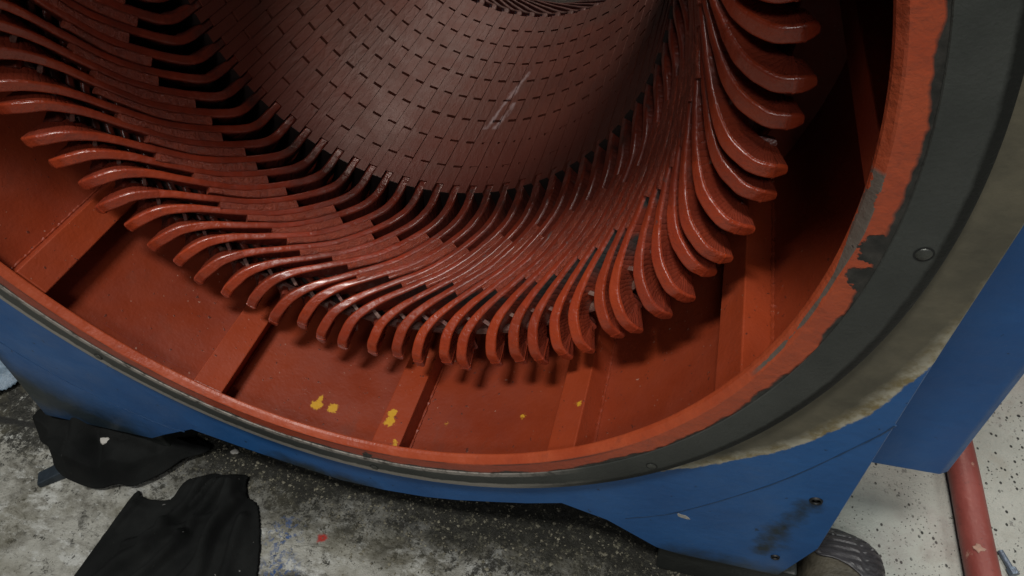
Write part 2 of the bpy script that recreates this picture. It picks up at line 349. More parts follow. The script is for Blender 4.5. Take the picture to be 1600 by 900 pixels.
# ------------------------------------------------------------------ geometry helpers
ROOT = None
def link_mesh(name, verts, faces, mat, parent=None, uvs=None, smooth=True, sharp=None):
    me = bpy.data.meshes.new(name); me.from_pydata([tuple(Vector(v) * S) for v in verts], [], faces)
    if uvs is not None:
        ul = me.uv_layers.new(name='UVMap'); k = 0
        for f in uvs:
            for c in f: ul.data[k].uv = c; k += 1
    me.update()
    bm = bmesh.new(); bm.from_mesh(me); bmesh.ops.recalc_face_normals(bm, faces=bm.faces); bm.to_mesh(me); bm.free()
    if smooth:
        me.polygons.foreach_set('use_smooth', [True] * len(me.polygons))
        me.set_sharp_from_angle(angle=math.radians(sharp if sharp else 38))
    me.materials.append(mat)
    o = bpy.data.objects.new(name, me); C.objects.link(o)
    if uvs is not None:
        wn = o.modifiers.new('weighted', 'WEIGHTED_NORMAL'); wn.keep_sharp = True; wn.weight = 80
    if parent is not None:
        o.parent = parent
        if parent is ROOT: o.location = -parent.location
    return o

def tag(o, label, cat, group=None, kind=None):
    if label: o['label'] = label
    if cat: o['category'] = cat
    if group: o['group'] = group
    if kind: o['kind'] = kind
    return o

def empty(name, loc):
    o = bpy.data.objects.new(name, None); C.objects.link(o); o.location = Vector(loc) * S; o.empty_display_size = .05; return o

class MB:
    def __init__(s): s.v = []; s.f = []
    def add(s, v, f):
        k = len(s.v); s.v += [Vector(a) for a in v]; s.f += [tuple(i + k for i in q) for q in f]; return s
    def box(s, a, b):
        (x0, y0, z0), (x1, y1, z1) = a, b
        return s.add([(x0, y0, z0), (x1, y0, z0), (x1, y1, z0), (x0, y1, z0), (x0, y0, z1), (x1, y0, z1), (x1, y1, z1), (x0, y1, z1)],
                     [(0, 3, 2, 1), (4, 5, 6, 7), (0, 1, 5, 4), (1, 2, 6, 5), (2, 3, 7, 6), (3, 0, 4, 7)])
    def polar_box(s, r0, r1, t0, t1, y0, y1, n=2):
        v = []; f = []
        for i in range(n + 1):
            t = math.radians(t0 + (t1 - t0) * i / n); c, q = math.cos(t), math.sin(t)
            v += [(r0 * c, y0, r0 * q), (r1 * c, y0, r1 * q), (r1 * c, y1, r1 * q), (r0 * c, y1, r0 * q)]
        for i in range(n):
            a = i * 4; b = a + 4
            for j in range(4): f.append((a + j, a + (j + 1) % 4, b + (j + 1) % 4, b + j))
        f += [(0, 1, 2, 3), (n * 4 + 3, n * 4 + 2, n * 4 + 1, n * 4)]
        return s.add(v, f)
    def tube(s, pts, rad, n=8, wob=0.0):
        pts = [Vector(q) for q in pts]; v = []; f = []
        for i, q in enumerate(pts):
            t = (pts[min(i + 1, len(pts) - 1)] - pts[max(i - 1, 0)]).normalized()
            a = t.cross(Vector((0.31, .2, .93))).normalized(); b = t.cross(a)
            rr = (rad[i] if isinstance(rad, (list, tuple)) else rad)
            for j in range(n):
                an = 2 * PI * j / n; k = rr * (1 + wob * noise.noise(q * 60 + Vector((j, 0, 0))))
                v.append(q + a * math.cos(an) * k + b * math.sin(an) * k)
        for i in range(len(pts) - 1):
            for j in range(n): f.append((i * n + j, i * n + (j + 1) % n, (i + 1) * n + (j + 1) % n, (i + 1) * n + j))
        f += [tuple(range(n))[::-1], tuple(range((len(pts) - 1) * n, len(pts) * n))]
        return s.add(v, f)
    def build(s, name, mat, parent=None, **k): return link_mesh(name, s.v, s.f, mat, parent, **k)

def revolve(name, prof, mat, parent, n=240, off=(0, 0), sharp=30, wob=0.0):
    v = []; f = []; m_ = len(prof)
    for i in range(n):
        t = 2 * PI * i / n
        for j, (r, y) in enumerate(prof):
            rr = r + (wob * noise.noise(Vector((math.cos(t) * 9 + j * 7.3, math.sin(t) * 9, y * 30))) if wob else 0)
            v.append((rr * math.cos(t) + off[0], y, rr * math.sin(t) + off[1]))
    for i in range(n):
        a = i * m_; b = ((i + 1) % n) * m_
        for j in range(m_ - 1): f.append((a + j, a + j + 1, b + j + 1, b + j))
    return link_mesh(name, v, f, mat, parent, sharp=sharp)

def catmull(K, n=8):
    K = [[2 * a - b for a, b in zip(K[0], K[1])]] + [list(k) for k in K] + [[2 * a - b for a, b in zip(K[-1], K[-2])]]
    out = []
    for i in range(1, len(K) - 2):
        for q in range(n):
            t = q / n
            out.append([.5 * (2 * b + (c - a) * t + (2 * a - 5 * b + 4 * c - d) * t * t + (3 * b - a - 3 * c + d) * t ** 3) for a, b, c, d in zip(K[i - 1], K[i], K[i + 1], K[i + 2])])
    out.append(K[-2]); return out

# ------------------------------------------------------------------ the machine
FLOOR = -1.36
floor = link_mesh('floor', [(-14, -10, FLOOR), (14, -10, FLOOR), (14, 16, FLOOR), (-14, 16, FLOOR)], [(0, 1, 2, 3)], M['floor'], smooth=False)
floor['kind'] = 'structure'

ROOT = empty('machine_stator', (0, 0.6, FLOOR))
tag(ROOT, 'open electric machine stator in a blue frame with red varnished coils', 'machine')

YF, DY, RB = 0.717, 0.1306, 0.625                # front of the core, packet pitch, bore radius
PITCH = 5.0
# core: every tooth is nine packets with open ventilation ducts between
mb = MB(); rnd = random.Random(3)
for k in range(72):
    tc = -85 + k * PITCH
    for j in range(9):
        y0 = YF + j * DY; y1 = y0 + DY
        gap = .0045 if j < 2 else .0068
        a = y0 + (gap if j else 0); b = y1 - (gap if j < 8 else 0)
        dr = rnd.uniform(-.0009, .0009); dt = rnd.uniform(-.04, .04)
        mb.polar_box(RB + dr, .80, tc - 1.28 + dt, tc + 1.28 + dt, a, b, 1)
        if j and j < 3 and -104 < tc < 40:                            # ducts near the front are mostly closed with varnish
            mb.polar_box(RB + .0006, .70, tc - (.55 if j == 2 else .80), tc + 1.2, y0 - gap - .001, y0 + gap + .001, 1)
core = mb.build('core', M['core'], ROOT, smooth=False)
mb = MB(); mb.polar_box(RB + .012, RB + .05, 0, 359.99, YF + .03, YF + 9 * DY - .03, 180)
mb.build('core_backing', M['dark'], core, smooth=False)
mb = MB(); mb.polar_box(RB + .0022, RB + .011, -1.14, 1.14, YF + .042, YF + 9 * DY + .012, 2)
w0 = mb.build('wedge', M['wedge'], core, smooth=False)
wedges = [w0] + [w0.copy() for _ in range(71)]
for k, o in enumerate(wedges):
    if k: C.objects.link(o); o.parent = core
    o.rotation_euler = (0, -math.radians(-87.5 + k * PITCH), 0)

# shade at the mouth of every slot is partly painted into the bar colour
# coil: knots r, y, theta, guide r, guide y (outer edge of the bar, the depth goes along the guide)
KN = [(.630, .800, 0, 1, 0), (.630, .735, 0, 1, 0), (.640, .648, -.5, 1, .05), (.668, .582, -4.9, .97, .22), (.689, .475, -13.6, .95, .30), (.704, .398, -22.3, .95, .32),
      (.729, .343, -28.8, .85, .5), (.764, .294, -32.6, .40, .92), (.812, .257, -34.1, .08, 1), (.852, .251, -34.4, -.05, 1), (.882, .260, -34.3, -.12, 1)]
KR = [(.860, .312, -34.3, -1, .1), (.860, .360, -36.4, -1, -.05), (.850, .440, -45.5, -.95, -.3), (.835, .550, -56.5, -.95, -.3), (.822, .660, -63.5, -1, -.1), (.820, .80, -65, -1, 0)]
def path_points(var):
    r_ = random.Random(var); dy = r_.uniform(-.013, .013); dt = r_.uniform(-.65, .65); dr = r_.uniform(-.006, .006)
    K = []
    for i, (r, y, t, gr, gy) in enumerate(KN):
        f_ = min(1, max(0, (i - 3) / 4))
        K.append((r + dr * f_, y + dy * f_, t + dt * f_, gr, gy))
    return catmull(K, 8)

NSEC = 16
def section(wd, d, c=.0060):
    """rounded rectangle, NSEC points, local (a across, b depth)"""
    h = wd / 2; c = min(c, h * .85); pts = []
    for cx, cy, a0 in ((h - c, c, -90), (h - c, d - c, 0), (-h + c, d - c, 90), (-h + c, c, 180)):
        for q in range(4):
            a = math.radians(a0 + 30 * q); pts.append((cx + c * math.cos(a), cy + c * math.sin(a)))
    return pts
def sweep(P, wd, d, rot=0.0, mirror=None, i0=0, i1=None, lift=0.0, seed=0, lump=.0012, ofs=0.0):
    """sweep the bar section along the path samples P[i0:i1]"""
    i1 = len(P) if i1 is None else i1
    v = []; f = []; uv = []; N = len(P)
    pos = []; gd = []
    for r, y, t, gr, gy in P:
        a = math.radians(t + rot); er = Vector((math.cos(a), 0, math.sin(a)))
        pos.append(er * r + Vector((0, y, 0))); gd.append((er * gr + Vector((0, gy, 0))).normalized())
    idx = list(range(i0, i1))
    for n_, i in enumerate(idx):
        T = (pos[min(i + 1, N - 1)] - pos[max(i - 1, 0)]).normalized()
        D = (gd[i] - T * gd[i].dot(T)).normalized(); W = T.cross(D)
        ww = wd[i] if isinstance(wd, list) else wd
        dd = d[i] if isinstance(d, list) else d
        for a, b in section(ww, dd):
            q = pos[i] + W * (a + ofs) + D * (b + lift)
            q += (W * a + D * (b - dd / 2)).normalized() * lump * noise.noise(q * 38 + Vector((seed * 3.1, 0, 0)))
            if mirror is not None: q.y = 2 * mirror - q.y
            v.append(q)
    n = NSEC; m_ = len(idx)
    for i in range(m_ - 1):
        for j in range(n):
            f.append((i * n + j, i * n + (j + 1) % n, (i + 1) * n + (j + 1) % n, (i + 1) * n + j))
            u0, u1 = idx[i] / 56, idx[i + 1] / 56
            uv.append(((u0, j / n), (u0, (j + 1) / n), (u1, (j + 1) / n), (u1, j / n)))
    f += [tuple(range(n)), tuple(range((m_ - 1) * n, m_ * n))]
    uv += [[(idx[0] / 56, .5)] * n, [(idx[-1] / 56, .5)] * n]
    return v, f, uv

WD, DEP = .0192, .068
MIRY = YF + 4.5 * DY
VAR = []
for vr in range(7):
    P = path_points(vr)
    I_NOSE0, I_NOSE1 = 50, 80                       # sample numbers where the brighter orange nose begins and ends
    wd = []
    rr = random.Random(40 + vr); wbase = WD * rr.uniform(.95, 1.06)
    for i in range(len(P)):
        fl = max(0, min(1, (i - 44) / 16)) 
        tp_ = max(0, (i - 72) / 8); wd.append((wbase + .0105 * fl + .0052 * max(0, min(1, (32 - i) / 12))) * math.sqrt(max(.05, 1 - (tp_ * .86) ** 2.6)))
    DL = [DEP + .004 * max(0, min(1, (i - 52) / 8)) - .006 * max(0, (i - 72) / 8) for i in range(len(P))]
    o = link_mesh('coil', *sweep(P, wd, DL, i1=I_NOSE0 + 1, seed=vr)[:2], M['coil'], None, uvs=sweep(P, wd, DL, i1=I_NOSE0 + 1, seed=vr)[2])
    def child(name, wdx, mat, **k):
        v, f, uv = sweep(P, wdx, **k); return link_mesh(name, v, f, mat, o, uvs=uv)
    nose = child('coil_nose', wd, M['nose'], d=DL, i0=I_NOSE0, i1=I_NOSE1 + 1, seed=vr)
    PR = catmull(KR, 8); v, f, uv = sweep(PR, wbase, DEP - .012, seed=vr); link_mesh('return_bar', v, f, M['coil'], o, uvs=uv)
    child('rear_end_turn', wd, M['rear'], d=DL, i0=6, i1=I_NOSE1 + 1, seed=vr, mirror=MIRY)
    # tape collar round the outward end of the nose
    wc = [x + .0016 for x in wd]
    ci = rr.randint(70, 74)
    v, f, uv = sweep(P, wc, DEP + .0016, i0=ci, i1=ci + 2, seed=vr, lift=-.0008); link_mesh('tape_collar', v, f, M['nose'], o, uvs=uv)
    # felt spacer filling the gap to the next bar, flush with the bars in the middle of the overhang
    a = rr.randint(25, 29); b = rr.randint(39, 44)
    gapw = []
    for i in range(len(P)):
        r, y, t = P[i][:3]; r2, y2, t2 = P[min(i + 1, len(P) - 1)][:3]; r1, y1, t1 = P[max(i - 1, 0)][:3]
        arc = math.radians(abs(t2 - t1)) * r; dy_ = math.hypot(y2 - y1, r2 - r1); sn = dy_ / max(1e-6, math.hypot(arc, dy_))
        gapw.append(max(.004, math.radians(PITCH) * r * sn - wbase + .0022))
    v, f, uv = sweep(P, gapw, .036, rot=PITCH / 2, i0=a, i1=b, seed=vr + 20, lump=.0032, lift=rr.uniform(-.0040, -.0005))
    link_mesh('spacer', v, f, M['spacer'], o, uvs=uv)
    # small lashed block between two neighbouring noses
    v, f, uv = sweep(P, [g_ + .004 for g_ in gapw], .020, rot=PITCH / 2, i0=52, i1=54, seed=vr + 30, lump=.004, lift=.030)
    link_mesh('lashing_block', v, f, M['lash'], o, uvs=uv)
    VAR.append(o)

pick = random.Random(11); used = set()
for k in range(72):
    vi = pick.randrange(7) if k >= 7 else k
    src = VAR[vi]
    if vi in used:
        o = src.copy(); C.objects.link(o)
        for ch in src.children:
            if ch.parent is src:
                c_ = ch.copy(); C.objects.link(c_); c_.parent = o
    else: o = src; used.add(vi)
    o.parent = ROOT; o.location = -ROOT.location
    o.rotation_euler = (0, -math.radians(-87.5 + k * PITCH), 0)
v = []; f = []
for i in range(240):
    t = 2 * PI * i / 240
    for r, y in ((.812, .335), (.806, .44), (.775, .60), (.76, .70)): v.append((r * math.cos(t), y, r * math.sin(t)))
for i in range(240):
    for j in range(3): f.append((i * 4 + j, i * 4 + j + 1, ((i + 1) % 240) * 4 + j + 1, ((i + 1) % 240) * 4 + j))
link_mesh('light_block_band', v, f, M['dark'], ROOT)  # added dark band that blocks light and darkens gaps between coil layers
# ring that the noses are lashed to
pts = [(.815 * math.cos(t), .345, .815 * math.sin(t)) for t in [2 * PI * i / 200 for i in range(201)]]
MB().tube(pts, .013, 8, .25).build('support_ring', M['lash'], ROOT)

# frame
barrel = revolve('barrel', [(.965, .028), (1.02, .030), (1.02, .735), (.92, .745), (.78, .745)], M['barrel'], ROOT, wob=.0010)
mb = MB()
RIBS = [-150.6 - 31, -150.6, -120.8, -89.5, -58.5, -29.0, 2.0, 33, 64, 95, 126, 157]
for t in RIBS:
    mb = MB(); mb.polar_box(.953, 1.022, t - 2.45, t + 2.45, .031, .744, 2)
    rb = mb.build('rib', M['rib'], ROOT, smooth=False)
    bv = rb.modifiers.new('bevel', 'BEVEL'); bv.width = .003 * S; bv.segments = 2
    for sgn in (-1, 1):
        rw_ = random.Random(int(t * 10) + sgn); a = math.radians(t + sgn * 2.60)
        pp = []; rad = []
        for i in range(120):
            y = .035 + .70 * i / 119; pp.append((1.0185 * math.cos(a), y, 1.0185 * math.sin(a))); rad.append(.0036 + rw_.uniform(-.0016, .0022))
        MB().tube(pp, rad, 6).build('weld_bead', M['barrel'], rb)
lip = revolve('lip', [(.985, .030), (.9505, .0275), (.9500, .0245), (.9520, .0180), (.9600, .0075), (.9630, .0050), (.985, .0032), (1.0, .0024), (1.0, .02)], M['lip'], ROOT, off=OC, n=360, sharp=14, wob=.0006)
ring = revolve('face_ring', [(.9985, .022), (.9990, .0015), (1.0005, 0), (1.0665, 0), (1.0715, .0022), (1.0735, .008), (1.074, .05)], M['ring'], ROOT, off=OC, n=360, sharp=25)
for k in range(8):
    a = math.radians(-45 * k - .8 - (2.4 if k == 0 else 0)); r = 1.043
    cx, cz = r * math.cos(a) + OC[0], r * math.sin(a) + OC[1]
    v = []; f = []; n = 24; prof = [(.0102, -.0007), (.0098, -.0012), (.0085, -.0020), (.0060, -.0028), (.0030, -.0032), (.0003, -.0033)]
    for r_, y_ in prof:
        for j in range(n): v.append((cx + r_ * math.cos(2 * PI * j / n), y_, cz + r_ * math.sin(2 * PI * j / n)))
    for i in range(len(prof) - 1):
        for j in range(n): f.append((i * n + j, i * n + (j + 1) % n, (i + 1) * n + (j + 1) % n, (i + 1) * n + j))
    f.append(tuple(range((len(prof) - 1) * n, len(prof) * n)))
    k0 = len(v)
    for r_ in (.0128, .0002):
        for j in range(n): v.append((cx + r_ * math.cos(2 * PI * j / n), -.0005, cz + r_ * math.sin(2 * PI * j / n)))
    dk = len(f)
    for j in range(n): f.append((k0 + j, k0 + (j + 1) % n, k0 + n + (j + 1) % n, k0 + n + j))
    so = link_mesh('screw', v, f, M['screw'], ring, sharp=60); so.data.materials.append(M['hole'])
    for q in range(dk, len(f)): so.data.polygons[q].material_index = 1

POLY = [(1.13, .45), (1.128, 0), (1.122, -.25), (1.118, -.58), (1.114, -1.00), (1.062, -1.195), (.815, -1.198), (.755, -1.188), (.62, -1.085), (.50, -1.043), (.40, -1.09), (.29, -1.130), (.19, -1.165), (.09, -1.190),
        (-.05, -1.205), (-.19, -1.202), (-.38, -1.157), (-.52, -1.117), (-.66, -1.072), (-.80, -1.15), (-.88, -1.20), (-1.32, -1.20), (-1.30, -1.10), (-1.25, -.86), (-1.20, -.4), (-1.15, 0), (-1.13, .45)]
def ray_poly(t):
    d = (math.cos(t), math.sin(t)); best = None
    for i in range(len(POLY) - 1):
        (x0, z0), (x1, z1) = POLY[i], POLY[i + 1]
        ex, ez = x1 - x0, z1 - z0; den = d[0] * ez - d[1] * ex
        if abs(den) < 1e-9: continue
        s_ = (x0 * ez - z0 * ex) / den; u_ = (x0 * d[1] - z0 * d[0]) / den
        if s_ > 0 and -1e-6 <= u_ <= 1 + 1e-6: best = s_ if best is None else min(best, s_)
    return best if best else 1.216
angs = sorted(set([round(2 * PI * i / 360 - PI, 6) for i in range(360)] + [round(math.atan2(z, x), 6) for x, z in POLY]))
v = []; f = []
Y0, Y1 = .016, .075
for t in angs:
    ro = ray_poly(t); c, s_ = math.cos(t), math.sin(t)
    ri = 1.0735
    inner = (ri * c + OC[0], ri * s_ + OC[1])
    v += [(inner[0], Y1, inner[1]), (inner[0], Y0, inner[1]), (ro * c - .003 * c, Y0, ro * s_ - .003 * s_), (ro * c, Y0 + .003, ro * s_), (ro * c, Y1, ro * s_)]
n = len(angs)
for i in range(n):
    a = i * 5; b = ((i + 1) % n) * 5
    for j in range(5): f.append((a + j, a + (j + 1) % 5, b + (j + 1) % 5, b + j))
plate = link_mesh('front_plate', v, f, M['blue_plate'], ROOT, sharp=30)
revolve('hull', [(1.02, .0755), (1.10, .076), (1.10, 2.42), (1.085, 2.44), (.95, 2.44), (.95, 2.42), (1.02, 2.41), (1.02, 1.90), (.78, 1.90)], M['blue'], ROOT, n=160)
def weld_line(pts, rad):
    K = catmull([list(q) for q in pts], 10); r_ = random.Random(5)
    MB().tube([Vector((q[0], Y0 + .001, q[1])) for q in K], [rad * r_.uniform(.8, 1.2) for _ in K], 6).build('weld_seam', M['seam'], plate)
weld_line([(.665, -1.052), (.79, -.955), (.969, -.735), (1.088, -.528), (1.119, -.46)], .0022)
weld_line([(-1.20, -.70), (-1.113, -.834), (-1.02, -.935), (-.877, -1.030), (-.765, -1.085), (-.70, -1.10)], .0022)
for x, z, r in ((1.059, -.775, .0125), (1.035, -1.088, .010)):
    v = []; f = []; n = 20
    for r_, y_ in ((r * 1.12, Y0 - .0002), (r, Y0 - .004), (r * .8, Y0 - .0035), (r * .74, Y0 + .0), (r * .3, Y0 + .0), (.0002, Y0 - .001)):
        for j in range(n): v.append((x + r_ * math.cos(2 * PI * j / n), y_, z + r_ * math.sin(2 * PI * j / n)))
    for i in range(5):
        for j in range(n): f.append((i * n + j, i * n + (j + 1) % n, (i + 1) * n + (j + 1) % n, (i + 1) * n + j))
    link_mesh('foot_bolt', v, f, M['hole'], plate, sharp=40)
# white chip on the blue foot and drips along the lip
def flake(name, c, nrm, r, mat, parent, seed, th=.002, stretch=1.0):
    rr = random.Random(seed); nrm = Vector(nrm).normalized(); a = nrm.cross(Vector((.2, .9, .35))).normalized(); b = nrm.cross(a)
    n = 11; top = []; bot = []
    for j in range(n):
        k = r * rr.uniform(.55, 1.15); an = 2 * PI * j / n
        q = Vector(c) + a * math.cos(an) * k * stretch + b * math.sin(an) * k
        bot.append(q); top.append(q * 1 + nrm * th - (a * math.cos(an) + b * math.sin(an)) * k * .2)
    f = [tuple(range(n, 2 * n)), tuple(range(n))[::-1]] + [(j, (j + 1) % n, n + (j + 1) % n, n + j) for j in range(n)]
    return link_mesh(name, bot + top, f, mat, parent, smooth=False)
flake('bare_chip', (.800, Y0 + .0005, -.975), (0, -1, 0), .012, M['chip'], plate, 4, .001, 1.8)
# side panel box, farther back on the right
mb = MB()
X0, X1, ZB, ZT, YA, YB = 1.06, 1.375, -.883, .85, .20, .95
mb.add([(X0, YA, ZB), (X1 - .02, YA, ZB), (X1, YA + .012, ZB), (X1, YB, ZB), (X0, YB, ZB)] + [(X0, YA, ZT), (X1 - .02, YA, ZT), (X1, YA + .012, ZT), (X1, YB, ZT), (X0, YB, ZT)],
       [(0, 1, 2, 3, 4), (9, 8, 7, 6, 5), (0, 1, 6, 5), (1, 2, 7, 6), (2, 3, 8, 7), (3, 4, 9, 8), (4, 0, 5, 9)])
sp = mb.build('side_panel', M['blue'], ROOT, smooth=False)
bv = sp.modifiers.new('bevel', 'BEVEL'); bv.width = .004 * S; bv.segments = 2
# foot packing blocks and under-frame beams
for x0, x1 in ((.76, 1.11), (-1.34, -.86)):
    mb = MB(); mb.box((x0, .03, FLOOR), (x1, .55, -1.203)); fb = mb.build('foot_block', M['steel_dark'], ROOT, smooth=False)
    b_ = fb.modifiers.new('bevel', 'BEVEL'); b_.width = .006 * S; b_.segments = 2

# ------------------------------------------------------------------ things on the floor
def inside(p_, poly):
    x, y = p_; c = False; j = len(poly) - 1
    for i in range(len(poly)):
        xi, yi = poly[i]; xj, yj = poly[j]
        if (yi > y) != (yj > y) and x < (xj - xi) * (y - yi) / (yj - yi) + xi: c = not c
        j = i
    return c
def edge_dist(p_, poly):
    best = 9; P_ = Vector(p_)
    for i in range(len(poly)):
        a = Vector(poly[i]); b = Vector(poly[(i + 1) % len(poly)]); d = b - a
        t = max(0, min(1, (P_ - a).dot(d) / d.dot(d))); best = min(best, (P_ - a - d * t).length)
    return best
def edge_near(p_, poly):
    best = (9, None); P_ = Vector(p_)
    for i in range(len(poly)):
        a = Vector(poly[i]); b = Vector(poly[(i + 1) % len(poly)]); d = b - a
        t = max(0, min(1, (P_ - a).dot(d) / d.dot(d))); q = a + d * t
        best = min(best, ((P_ - q).length, (q[0], q[1])))
    return best[1]
def smooth_poly(poly, n=6): return [tuple(q[:2]) for q in catmull([list(q) for q in poly] + [list(poly[0])], n)[:-1]]
def cloth(name, poly, hfun, mat, nx=170, ny=170):
    """cloth draped on the floor: the outline is warped onto a grid, then thickened"""
    xs = [q[0] for q in poly]; ys = [q[1] for q in poly]; x0, x1, y0, y1 = min(xs), max(xs), min(ys), max(ys)
    idx = {}; v = []; f = []
    for i in range(nx + 1):
        for j in range(ny + 1):
            p_ = (x0 + (x1 - x0) * i / nx, y0 + (y1 - y0) * j / ny)
            if inside(p_, poly):
                ed = edge_dist(p_, poly); idx[i, j] = len(v)
                if ed < 1.1 * max((x1 - x0) / nx, (y1 - y0) / ny): p_ = edge_near(p_, poly)
                v.append((p_[0], p_[1], FLOOR + .004 + hfun(p_[0], p_[1], ed) * min(1, .25 + ed / .05)))
    for i in range(nx):
        for j in range(ny):
            q = [(i, j), (i + 1, j), (i + 1, j + 1), (i, j + 1)]
            if all(k in idx for k in q): f.append(tuple(idx[k] for k in q))
    par = list(range(len(v)))
    def root_(a):
        while par[a] != a: par[a] = par[par[a]]; a = par[a]
        return a
    for q in f:
        for k in q[1:]: par[root_(k)] = root_(q[0])
    cnt = {}
    for q in f: cnt[root_(q[0])] = cnt.get(root_(q[0]), 0) + 1
    big = max(cnt, key=cnt.get); f = [q for q in f if root_(q[0]) == big]
    keep = sorted({k for q in f for k in q}); mp = {k: i for i, k in enumerate(keep)}
    v = [v[k] for k in keep]; f = [tuple(mp[k] for k in q) for q in f]
    o = link_mesh(name, v, f, mat, sharp=80)
    o.modifiers.new('thick', 'SOLIDIFY').thickness = .004 * S
    sm = o.modifiers.new('relax', 'SMOOTH'); sm.iterations = 4; sm.factor = .5
    return o
RAG = [(-.95, -.62), (-.945, -.40), (-.938, -.15), (-.925, -.105), (-.895, -.125), (-.80, -.110), (-.775, -.03), (-.60, .022), (-.575, .00), (-.545, -.045), (-.490, -.070), (-.40, -.22), (-.33, -.42), (-.30, -.62)]
FOLDS = [((-.70, .0), (-.74, -.20), .030, .050), ((-.74, -.20), (-.90, -.52), .028, .060), ((-.63, .0), (-.66, -.22), .026, .034), ((-.66, -.22), (-.80, -.50), .030, .050), ((-.60, .0), (-.55, -.34), .028, .045),
         ((-.90, -.12), (-.93, -.40), .016, .035), ((-.56, -.05), (-.60, -.5), .022, .04), ((-.82, -.28), (-.60, -.13), .016, .030), ((-.50, -.12), (-.42, -.50), .020, .05), ((-.665, -.02), (-.70, -.12), .018, .020), ((-.61, -.02), (-.60, -.12), .018, .018)]
def rag_h(x, y, ed):
    h = .016 + .020 * (noise.noise(Vector((x * 5, y * 5, 0))) + .4) ; p_ = Vector((x + .02 * noise.noise(Vector((x * 9, y * 9, 5))), y))
    for a, b, hh, wd_ in FOLDS:
        a = Vector(a); b = Vector(b); d = b - a; t = max(0, min(1, (p_ - a).dot(d) / d.dot(d))); q = (p_ - a - d * t).length
        h += 1.35 * hh * math.exp(-(q / wd_ * 2.9) ** 2) * (1 - .3 * t)
    return max(.002, h + .004 * noise.noise(Vector((x * 26, y * 16, 9))))
tag(cloth('rag', smooth_poly(RAG), rag_h, M['rag']), 'large flat black cloth rag spread on the dirty floor in front of the machine', 'rag')
BUN = [(-1.42, .10), (-1.40, -.02), (-1.33, -.05), (-1.27, -.10), (-1.20, -.13), (-1.08, -.14), (-1.00, -.11), (-.94, -.10), (-.88, -.05), (-.83, .02), (-.80, .10)]
def bun_h(x, y, ed):
    h = .085 + .14 * max(0, min(1, (y + .15) / .22)) * max(0, min(1, (-.80 - x) / .22))
    h *= .75 + .5 * noise.noise(Vector((x * 6 + 4, y * 6, 3)))
    h += .085 * abs(noise.noise(Vector((x * 9, y * 6, 7)))) + .004 * noise.noise(Vector((x * 30, y * 30, 1)))
    return max(.01, h)
tag(cloth('bundle', smooth_poly(BUN), bun_h, M['rag']), 'crumpled greasy black cloth bundled against the left foot of the machine', 'cloth bundle')

# small dark steel wedge at the left end of the bundle
mb = MB(); mb.add([(-.045, -.028, 0), (.045, -.028, 0), (.045, .028, 0), (-.045, .028, 0), (-.043, -.026, .022), (.043, -.026, .036), (.043, .026, .036), (-.043, .026, .022)],
                  [(0, 3, 2, 1), (4, 5, 6, 7), (0, 1, 5, 4), (1, 2, 6, 5), (2, 3, 7, 6), (3, 0, 4, 7)])
o = mb.build('steel_wedge', M['steel_blue'], None, smooth=False); o.location = Vector((-1.275, -.125, FLOOR + .001)) * S; o.rotation_euler = (0, 0, math.radians(38))
b_ = o.modifiers.new('bevel', 'BEVEL'); b_.width = .005 * S; b_.segments = 2
tag(o, 'small dark steel wedge on the floor left of the black cloth bundle', 'wedge')

# pale film scrap at the left edge
o = cloth('film_scrap', [(-2.0, .28), (-1.86, .30), (-1.70, .26), (-1.68, .20), (-1.74, .12), (-1.84, .06), (-1.95, .02), (-2.05, .05)],
          lambda x, y, e: .02 + .05 * abs(noise.noise(Vector((x * 14, y * 14, 2)))) + .02, M['plastic'], 40, 40)
tag(o, 'crumpled pale blue plastic film scrap on the floor beyond the left foot', 'plastic scrap')

# red pipe lying on the floor, running under the blue side panel
pp = []; rad = []
for i in range(60):
    y = -.6 + 3.4 * i / 59; pp.append((1.6045 + .003 * noise.noise(Vector((0, y * 3, 0))), y, FLOOR + .0425)); rad.append(.0415)
pipe = empty('pipe', (1.6045, 1.1, FLOOR)); tag(pipe, 'dull red painted steel pipe lying on the pale floor right of the machine', 'pipe')
o = MB().tube(pp, rad, 28).build('pipe_body', M['pipe'], pipe); o.location = -pipe.location
o = flake('bare_scar', (1.588, .245, FLOOR + .0815), (-.25, 0, 1), .014, M['chip'], pipe, 9, .001, 1.2); o.location = -pipe.location
o.data.materials.clear(); o.data.materials.append(mat_simple('pipe_scar', (0.32, 0.19, 0.14), .6, 40))

